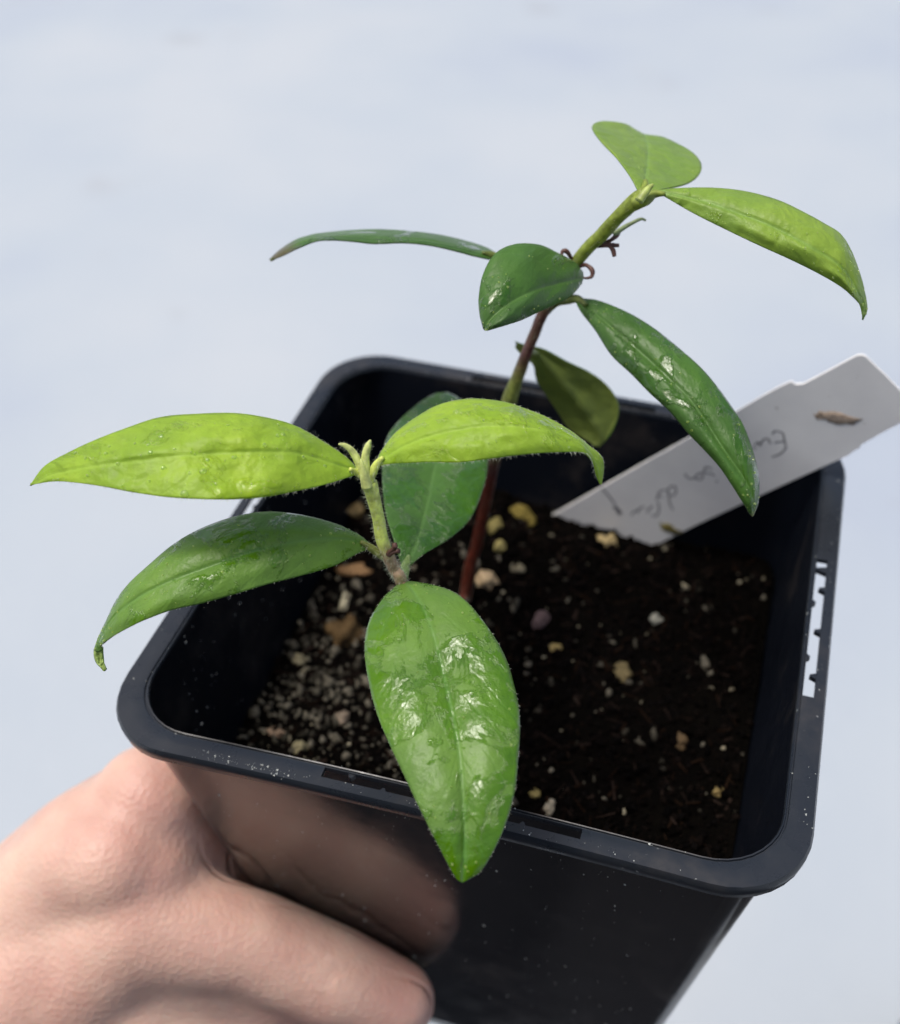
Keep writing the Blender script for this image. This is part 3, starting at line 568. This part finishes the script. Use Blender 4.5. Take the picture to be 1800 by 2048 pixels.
for pts in ([(1146, 528, 15.0), (1140, 512, 14.9), (1132, 502, 14.85), (1125, 503, 14.85), (1123, 512, 14.85)],
            [(1158, 532, 15.0), (1172, 530, 14.9), (1184, 540, 14.85), (1184, 552, 14.85), (1176, 556, 14.85), (1168, 556, 14.9)],
            [(1182, 492, 14.85), (1198, 492, 14.75), (1214, 490, 14.7), (1238, 491, 14.7)],
            [(1205, 490, 14.75), (1218, 492, 14.7), (1226, 500, 14.7), (1229, 513, 14.7)],
            [(1210, 486, 14.75), (1222, 480, 14.7), (1232, 472, 14.7), (1238, 466, 14.7)],
            [(776, 1108, 13.6), (784, 1100, 13.5), (790, 1094, 13.45), (788, 1086, 13.45)],
            [(778, 1110, 13.6), (788, 1104, 13.5), (797, 1102, 13.45)]):
    sliver(pts, [.06, .045, .06, .045, .03, .02][:len(pts)], BR, 'bract')
sliver([(1228, 470, 14.7), (1246, 456, 14.65), (1266, 445, 14.6), (1282, 438, 14.6), (1292, 441, 14.6)], [.07, .06, .045, .035, .02], (.25, .33, .16), 'bract', label='thin green curved bract')

# ------------------------------------------------------------------ water drops on the left bright leaf
mw = bpy.data.materials.new('water'); ns, L, b = nodes(mw); ns.remove(b); tr_ = N(ns, 'ShaderNodeBsdfTransparent'); tl_ = N(ns, 'ShaderNodeBsdfTranslucent'); tl_.inputs[0].default_value = (.85, 1, .35, 1); m0_ = N(ns, 'ShaderNodeMixShader'); m0_.inputs[0].default_value = .5; L.new(tr_.outputs[0], m0_.inputs[1]); L.new(tl_.outputs[0], m0_.inputs[2]); gl_ = N(ns, 'ShaderNodeBsdfGlossy'); gl_.inputs['Roughness'].default_value = .03; fr_ = N(ns, 'ShaderNodeFresnel'); fr_.inputs[0].default_value = 1.3; mx_ = N(ns, 'ShaderNodeMixShader'); mx_.inputs[0].default_value = .09; L.new(m0_.outputs[0], mx_.inputs[1]); L.new(gl_.outputs[0], mx_.inputs[2]); L.new(mx_.outputs[0], ns['Material Output'].inputs[0])  # yellow-green translucent tint imitates the light a drop focuses on the leaf
A8 = catmull([(r[0][0], r[0][1], r[1][0], r[1][1], r[2][0], r[2][1], r[3]) for r in L8], 90)
dg = bpy.context.evaluated_depsgraph_get()
leaf8 = [o for o in bpy.data.objects if o.get('label', '').startswith('bright yellow green leaf pointing left')][0]
def on_leaf(o, px, py):
    bpy.context.view_layer.update(); oc = o.matrix_world.inverted() @ Vector(CAM*S); d = Vector(ray(px, py)).normalized()
    hit, loc, nor, _ = o.ray_cast(oc, d)
    return (o.matrix_world @ loc, nor) if hit else (None, None)
for px, py, r, lb in ((323, 874, 7, 'clear water drop highest on the bright left leaf, above its midrib'), (297, 890, 4, 'tiny water drop on the bright left leaf between two larger ones near its upper edge'),
  (301, 905, 6, 'water drop just above the midrib on the tip half of the bright left leaf'), (468, 915, 6, 'single round water drop at the middle of the bright left leaf'),
  (327, 936, 6, 'water drop just below the midrib on the tip half of the bright left leaf'), (406, 943, 8, 'large water drop below the midrib at the middle of the bright left leaf'),
  (379, 946, 4, 'tiny water drop close left of the large drop below the bright left leaf midrib'), (369, 987, 9, 'largest water drop, hanging at the lower edge of the bright left leaf'),
  (415, 920, 4, 'tiny water drop above the large drop near the midrib of the bright left leaf'), (566, 869, 5, 'water drop near the upper edge on the stem half of the bright left leaf'),
  (650, 932, 4, 'water drop on the bright left leaf nearest to the stem')):
    loc, nor = on_leaf(leaf8, px, py)
    if loc is None: continue
    if nor.dot(Vector(CAM*S)-loc) < 0: nor = -nor
    k = r*12.5/FPX; P = []
    for v in IV3:
        P.append((v[0]*k, v[1]*k*(.8 if r > 5 else 1), v[2]*k*.55))
    o = mesh('water_drop', P, IF3, mw); o.location = loc+nor*k*S*.12; o.rotation_euler = nor.to_track_quat('Z', 'Y').to_euler()
    tag(o, lb, 'water drop', 'water drops on the bright left leaf')

# tiny droplets, joined per leaf
def beads(o, G, n, r0, r1, seedk):
    mb_ = MB(); nu, nv = G.shape[:2]; r_ = np.random.default_rng(seedk)
    for k in range(n):
        i, j = int(r_.uniform(4, nu-5)), int(r_.uniform(2, nv-3)); p = G[i, j]+(G[i+1, j]-G[i, j])*r_.random()+(G[i, j+1]-G[i, j])*r_.random()
        nn = np.cross(G[i+1, j]-G[i, j], G[i, j+1]-G[i, j]); nn /= np.linalg.norm(nn)
        if nn@(CAM-p) < 0: nn = -nn
        r = r0+(r1-r0)*r_.random()**4; mb_.add(IV*r+p+nn*r*.15, IF)
    b_ = mb_.build('fine_droplets', mw, o, origin=PO); b_['kind'] = 'stuff'
beads(*GL['L8'], 110, .007, .03, 1); beads(*GL['L2'], 120, .006, .022, 2); beads(*GL['L11'], 90, .006, .022, 3); beads(*GL['L5'], 70, .006, .02, 4); beads(*GL['L9'], 50, .006, .018, 5); beads(*GL['L4'], 40, .006, .018, 6); beads(*GL['L12'], 60, .006, .022, 7); beads(*GL['L1'], 30, .006, .018, 8)
# ------------------------------------------------------------------ plant label
ml = bpy.data.materials.new('label_plastic'); ns, L, b = nodes(ml); tc = N(ns, 'ShaderNodeTexCoord')
n1 = N(ns, 'ShaderNodeTexNoise', Scale=90.0, Detail=5.0); L.new(tc.outputs['Object'], n1.inputs['Vector'])
n2 = N(ns, 'ShaderNodeTexNoise', Scale=700.0, Detail=3.0); L.new(tc.outputs['Object'], n2.inputs['Vector'])
cr = ramp(ns, [(.35, (.74, .74, .73)), (.6, (.82, .82, .80))]); L.new(n1.outputs[0], cr.inputs[0])
sp = ramp(ns, [(.72, g(0)), (.78, g(.7))]); L.new(n2.outputs[0], sp.inputs[0]); mx = N(ns, 'ShaderNodeMix', data_type='RGBA'); mx.inputs[7].default_value = (.18, .15, .10, 1)
L.new(sp.outputs[0], mx.inputs[0]); L.new(cr.outputs[0], mx.inputs[6]); L.new(mx.outputs[2], b.inputs['Base Color'])
b.inputs['Roughness'].default_value = .38
q1 = onz(1105, 1032, -2.25); q2 = onz(1321, 1086, -2.25); q3 = at(1745, 800, 17.0)
ln = np.cross(q2-q1, q3-q1); ln /= np.linalg.norm(ln)
if ln@(CAM-q1) < 0: ln = -ln
def onl(px, py, off=0.):
    r = ray(px, py); return CAM+r*(((q1-CAM)@ln+off)/(r@ln))
down = ((q1+q2)/2-q3); down /= np.linalg.norm(down)
edge_px = [(1105, 1030), (1200, 976), (1300, 919), (1400, 863), (1483, 817), (1530, 789), (1560, 773), (1582, 763), (1591, 769), (1606, 768), (1650, 745), (1700, 718), (1714, 711), (1724, 710), (1731, 713),
           (1770, 750), (1806, 787), (1840, 825), (1800, 847), (1760, 868), (1722, 890), (1719, 897), (1711, 900), (1695, 912), (1600, 955), (1500, 1001), (1400, 1047), (1321, 1086)]
top = [onl(x, y) for x, y in edge_px]
top.append((top[-1]+down*1.0)); top.append((top[0]+top[-2])/2+down*2.0); top.append(top[0]+down*1.0)
nT = len(top); th = .045
Vt = [p for p in top]+[p-ln*th for p in top]
Ft = [tuple(range(nT)), tuple(range(nT, 2*nT))[::-1]]+[(i, i+nT, (i+1) % nT+nT, (i+1) % nT) for i in range(nT)]
lab = thing('plant_label', 'white plastic plant label with pencilled name, leaning on the back right corner of the pot', 'plant label', tuple(q1))
o = mesh('label_blade', Vt, Ft, ml, lab, smooth=False, origin=q1)
bv = o.modifiers.new('b', 'BEVEL'); bv.width = .00008; bv.segments = 2
mp_ = bpy.data.materials.new('pencil'); _, _, pb = nodes(mp_); pb.inputs['Base Color'].default_value = (.13, .13, .14, 1); pb.inputs['Roughness'].default_value = .5
mb = MB()
# upside-down pencilled letters, strokes in the label's own direction
def stroke(pts, w_=.016):
    P = catmull([onl(x, y, .003) for x, y in pts], max(8, len(pts)*5))
    V, F = tube(P, [w_]*len(P), 6); V = np.array(V); V = V-np.outer((V-onl(pts[0][0], pts[0][1]))@ln, ln)*.75; mb.add(V, F)
for s in ([(1566, 866), (1572, 896)], [(1566, 866), (1552, 862), (1544, 868)], [(1570, 882), (1556, 884), (1549, 886)], [(1572, 896), (1560, 908), (1544, 914)],       # E
          [(1541, 888), (1536, 878), (1526, 880), (1520, 892)], [(1520, 892), (1516, 884), (1510, 890)],                                                           # u
          [(1512, 898), (1505, 894)],
          [(1424, 938), (1412, 934), (1409, 944), (1420, 948)], [(1436, 962), (1432, 964)], [(1420, 946), (1430, 952)],                                             # i
          [(1404, 946), (1396, 948), (1391, 955), (1398, 960), (1406, 954), (1404, 944)], [(1391, 955), (1382, 958), (1374, 954), (1370, 948)],                    # a
          [(1350, 972), (1340, 974), (1336, 986), (1345, 992), (1352, 984), (1350, 972)], [(1336, 986), (1340, 1008), (1346, 1020)],                               # p / d
          [(1334, 980), (1322, 982), (1316, 990), (1326, 996)], [(1318, 990), (1312, 1000)],
          [(1316, 1004), (1318, 1020), (1312, 1032), (1302, 1030)], [(1306, 1012), (1298, 1018), (1294, 1026)],
          [(1290, 1014), (1280, 1016), (1276, 1026)], [(1276, 1020), (1268, 1024), (1262, 1030)]):
    stroke(s, .014)
mb.build('pencil_writing', mp_, lab, origin=q1)
mb = MB()
for s in ([(1203, 976), (1212, 986), (1222, 998), (1230, 1008)], [(1228, 1012), (1236, 1020), (1240, 1028)]): stroke(s, .02 if s[0][0] < 1210 else .045)
o = mb.build('ink_mark', mp_, lab, origin=q1)
def scrap(px, py, wpx, hpx, ang, c, label, seed):
    p = onl(px, py, .006); k = np.linalg.norm(p-CAM)/FPX; P = []
    ex = q3-q1; ex /= np.linalg.norm(ex); ey = np.cross(ln, ex)
    for v in IV3:
        d = 1+.6*noise.noise(Vector(v)*1.6+Vector((seed, 0, 0)))*2; a = math.radians(ang); x, y = v[0]*d*wpx*k/2, v[1]*d*hpx*k/2
        P.append((ex*(x*math.cos(a)-y*math.sin(a))+ey*(x*math.sin(a)+y*math.cos(a))+ln*v[2]*.007))
    o = mesh('bark_scrap', P, IF3, M_CRUMB, col=np.tile(c, (len(IV3), 1))); o.location = Vector(p)*S; tag(o, label, 'scrap')
scrap(1672, 836, 58, 24, -35, (.40, .32, .25), 'long brown scrap stuck to the upper end of the white label', 4)
scrap(1340, 1058, 36, 18, -60, (.20, .17, .06), 'olive scrap stuck to the foot of the white label', 9)

# ------------------------------------------------------------------ hand
mh = bpy.data.materials.new('skin'); ns, L, b = nodes(mh); tc = N(ns, 'ShaderNodeTexCoord')
n1 = N(ns, 'ShaderNodeTexNoise', Scale=38.0, Detail=4.0); L.new(tc.outputs['Object'], n1.inputs['Vector'])
n2 = N(ns, 'ShaderNodeTexNoise', Scale=160.0, Detail=5.0); L.new(tc.outputs['Object'], n2.inputs['Vector'])
n3 = N(ns, 'ShaderNodeTexVoronoi', Scale=1300.0); L.new(tc.outputs['Object'], n3.inputs['Vector'])
cr = ramp(ns, [(.30, (.57, .32, .26)), (.48, (.62, .39, .31)), (.68, (.66, .46, .36))]); L.new(n1.outputs[0], cr.inputs[0])
ov = N(ns, 'ShaderNodeMix', data_type='RGBA', blend_type='OVERLAY'); ov.inputs[0].default_value = .25; L.new(cr.outputs[0], ov.inputs[6]); L.new(n2.outputs[0], ov.inputs[7])
L.new(ov.outputs[2], b.inputs['Base Color'])
b.inputs['Roughness'].default_value = .5; b.inputs['Subsurface Weight'].default_value = .35; b.inputs['Subsurface Radius'].default_value = (1, .35, .2); b.inputs['Subsurface Scale'].default_value = .004
bu = N(ns, 'ShaderNodeBump', Strength=.35, Distance=.0006); L.new(n2.outputs[0], bu.inputs['Height'])
b2 = N(ns, 'ShaderNodeBump', Strength=.5, Distance=.0002); L.new(n3.outputs[0], b2.inputs['Height']); L.new(bu.outputs[0], b2.inputs['Normal'])
mpw = N(ns, 'ShaderNodeMapping'); mpw.inputs['Rotation'].default_value = (0, .7, .5); L.new(tc.outputs['Object'], mpw.inputs[0])
wv = N(ns, 'ShaderNodeTexWave', Scale=55.0, Distortion=5.0, Detail=3.0); wv.inputs['Detail Scale'].default_value = 1.2; L.new(mpw.outputs[0], wv.inputs['Vector'])
wvr = ramp(ns, [(.0, g(0)), (.16, g(1))]); L.new(wv.outputs[1], wvr.inputs[0])
n5 = N(ns, 'ShaderNodeTexNoise', Scale=30.0, Detail=2.0); L.new(tc.outputs['Object'], n5.inputs['Vector']); n5r = ramp(ns, [(.48, g(0)), (.62, g(1))]); L.new(n5.outputs[0], n5r.inputs[0])
b3 = N(ns, 'ShaderNodeBump', Distance=.0012); L.new(n5r.outputs[0], b3.inputs['Strength']); L.new(wvr.outputs[0], b3.inputs['Height']); L.new(b2.outputs[0], b3.inputs['Normal']); L.new(b3.outputs[0], b.inputs['Normal'])
mn = bpy.data.materials.new('nail'); _, _, nb_ = nodes(mn); nb_.inputs['Base Color'].default_value = (.66, .38, .32, 1); nb_.inputs['Roughness'].default_value = .25
HB = MB()
def capsule(p0, r0, p1, r1, seg=20):
    p0, p1 = np.array(p0, float), np.array(p1, float); L_ = np.linalg.norm(p1-p0); d = (p1-p0)/L_
    path = []; rad = []
    for k in range(7):
        a = math.pi/2*(1-k/6); path.append(p0-d*r0*math.sin(a)); rad.append(max(r0*math.cos(a), .01))
    for k in range(1, 7): path.append(p0+(p1-p0)*k/7); rad.append(r0+(r1-r0)*k/7)
    for k in range(7):
        a = math.pi/2*k/6; path.append(p1+d*r1*math.sin(a)); rad.append(max(r1*math.cos(a), .01))
    V, F = tube(path, rad, seg); HB.add(V, F)
def chain(P, R_):
    for i in range(len(P)-1): capsule(P[i], R_[i], P[i+1], R_[i+1])
# thumb: along the front wall of the pot
TH = [(-9.6, -8.2, -9.7), (-7.0, -6.5, -6.6), (-4.6, -4.75, -4.3), (-3.0, -4.36, -4.80), (-1.75, -4.18, -5.6), (-.85, -4.0, -6.2)]
chain(TH, [1.9, 1.5, 1.0, .80, .80, .68])
chain([(-7.0, -6.5, -7.2), (-4.6, -4.8, -5.2), (-3.1, -4.35, -5.6), (-1.85, -4.1, -6.3), (-1.05, -3.9, -6.8)], [1.5, 1.05, .85, .8, .66])
chain([(-6.2, -5.9, -6.6), (-4.8, -5.2, -6.1), (-3.3, -4.6, -6.5)], [1.6, 1.4, 1.05])
chain([(-7.0, -6.2, -8.4), (-4.8, -5.2, -7.0), (-3.3, -4.5, -6.9), (-2.2, -4.1, -7.5)], [1.8, 1.5, 1.1, .8])
# palm and back of the hand left of the pot
chain([(-12.5, -10.0, -11), (-9.0, -7.6, -7.8), (-5.7, -4.4, -3.95)], [2.3, 1.5, 1.05])
chain([(-12.0, -8.5, -12), (-8.6, -5.8, -8.0), (-5.9, -3.9, -4.7)], [2.6, 1.8, 1.3])
chain([(-11.0, -8.0, -12.0), (-8.0, -5.2, -9.0), (-5.8, -3.6, -7.0)], [2.3, 1.8, 1.25])
chain([(-7.0, -6.5, -6.0), (-5.3, -4.5, -4.6)], [1.6, 1.25])
chain([(-5.4, -4.4, -3.6), (-4.6, -4.2, -3.7), (-4.2, -4.2, -4.4)], [.95, .8, .7])
chain([(-4.9, -3.6, -3.3), (-4.7, -3.5, -4.6)], [.8, .9])
chain([(-4.85, -3.4, -3.2), (-4.5, -3.2, -6.0)], [.9, 1.1])
chain([(-4.6, -3.9, -3.8), (-4.3, -3.8, -6.0)], [.75, .85])
chain([(-5.0, -4.4, -3.4), (-4.6, -4.4, -4.6)], [.85, .7])
# fingers round the left and back walls
chain([(-5.5, -4.2, -3.8), (-4.95, -1.6, -4.7), (-4.55, 1.2, -5.3), (-4.2, 3.3, -5.5)], [1.12, .88, .8, .66])
chain([(-5.9, -3.9, -5.4), (-5.0, -.9, -6.4), (-4.5, 2.0, -6.9), (-3.9, 4.4, -6.9)], [1.15, .9, .82, .68])
chain([(-5.8, -3.6, -7.4), (-4.75, -.8, -8.1), (-4.3, 1.9, -8.4), (-3.9, 4.0, -8.3)], [1.1, .85, .76, .62])
chain([(-6.6, -4.2, -9.4), (-5.0, -1.5, -9.7), (-4.5, .6, -9.8), (-4.2, 2.4, -9.7)], [.95, .75, .68, .56])
chain([(-9.5, -6.6, -11.5), (-6.6, -4.2, -9.4)], [1.7, 1.0])
# wrist and forearm
chain([(-11.5, -9.2, -10.6), (-15.5, -12.5, -14.0), (-27, -21, -24)], [3.1, 2.9, 3.9])
ho = HB.build('person', [mh], None)
rm = ho.modifiers.new('remesh', 'REMESH'); rm.mode = 'VOXEL'; rm.voxel_size = .0009; rm.use_smooth_shade = True
sm = ho.modifiers.new('smooth', 'SMOOTH'); sm.factor = .5; sm.iterations = 22
tag(ho, 'bare left hand gripping the black pot from the lower left, thumb across its front', 'person')
# nails
def nail(p, d, nrm, w_, l_):
    d = np.array(d, float); d /= np.linalg.norm(d); nrm = np.array(nrm, float); nrm -= d*(nrm@d); nrm /= np.linalg.norm(nrm); sx = np.cross(d, nrm)
    V = []; F = []; nu, nv = 12, 10
    for lay in (0, -.04):
        for i in range(nu):
            for j in range(nv):
                u = -1+2*i/(nu-1); v = -1+2*j/(nv-1); k = math.sqrt(max(0, 1-.55*u**4))
                V.append(np.array(p)+d*u*l_+sx*v*w_*k+nrm*(-.42*w_*v*v*k-.08*u*u*l_+lay))
    for i in range(nu-1):
        for j in range(nv-1):
            a = i*nv+j; F.append((a, a+1, a+nv+1, a+nv)); a += nu*nv; F.append((a+nv, a+nv+1, a+1, a))
    mesh('nail', V, F, mn, ho)
nail((-1.15, -4.85, -6.75), (1, .22, -.5), (-.1, -1, -.25), .55, .66)

# the rest of the person, kneeling behind the camera in dark clothes (the pot's glossy wall mirrors them)
mc_ = bpy.data.materials.new('dark_cloth'); ns, L, b = nodes(mc_); tc = N(ns, 'ShaderNodeTexCoord')
n1 = N(ns, 'ShaderNodeTexNoise', Scale=400.0, Detail=4.0); L.new(tc.outputs['Object'], n1.inputs['Vector'])
cr = ramp(ns, [(.3, (.012, .013, .017)), (.7, (.022, .023, .028))]); L.new(n1.outputs[0], cr.inputs[0]); L.new(cr.outputs[0], b.inputs['Base Color']); b.inputs['Roughness'].default_value = .9
def cloth(name, chains, vox=.006):
    global HB
    HB = MB()
    for P, R_ in chains: chain(P, R_)
    o = HB.build(name, [mc_], ho)
    r_ = o.modifiers.new('remesh', 'REMESH'); r_.mode = 'VOXEL'; r_.voxel_size = vox; r_.use_smooth_shade = True
    s_ = o.modifiers.new('smooth', 'SMOOTH'); s_.factor = .5; s_.iterations = 10
    return o
cloth('jacket', [([(4, -62, -20), (4, -60, 0), (4, -56, 22)], [17, 18, 15]), ([(-12, -60, -18), (-13, -58, 18)], [10, 8]), ([(20, -60, -18), (21, -58, 18)], [10, 8]),
                 ([(-13, -58, 18), (-27, -52, -6), (-20, -30.5, -19), (-16.4, -20, -14.6)], [8, 6, 5.2, 4.6]),
                 ([(21, -58, 18), (32, -44, -2), (16, -30, 6)], [8, 6, 5])])
cloth('trousers', [([(-3, -64, -28), (-9, -35, -34), (-8, -13, -37)], [14, 11, 8]), ([(11, -64, -28), (14, -35, -34), (15, -12, -37)], [14, 11, 8]),
                   ([(4, -60, -30), (4, -30, -36), (4, -14, -39)], [14, 11, 7]), ([(-16, -50, -34), (-17, -12, -38)], [12, 8]), ([(22, -50, -34), (23, -18, -38)], [12, 8]), ([(-12, -12, -40), (12, -10, -40)], [6, 6])])
qs = onz(1925, 2150, -42.6); cloth('shoe', [([tuple(qs), tuple(qs+np.array([3.5, -14, .3])), tuple(qs+np.array([5, -21, 1]))], [3.3, 3.6, 3.8])])
cloth('trouser_leg', [([tuple(qs+np.array([5, -21, 4])), (26, -30, -24), (16, -55, -26)], [5, 8, 10])])
HB = MB(); chain([(5, -52, 36), (5, -51, 42)], [6.5, 8.5]); chain([(5, -56, 24), (5, -53, 34)], [6, 5.5]); chain([(5, -44.5, 37), (5, -43.6, 35.5)], [1.2, 1.5])
for sx_ in (-1, 1): chain([(5+sx_*7.8, -52, 37), (5+sx_*8.2, -52.5, 40)], [1, 1.3])
hd = HB.build('head', [mh], ho); r_ = hd.modifiers.new('remesh', 'REMESH'); r_.mode = 'VOXEL'; r_.voxel_size = .004; r_.use_smooth_shade = True
HB = MB(); chain([(5, -54, 42), (5, -53.2, 45)], [9.3, 8]); o = HB.build('hair', [mc_], ho)
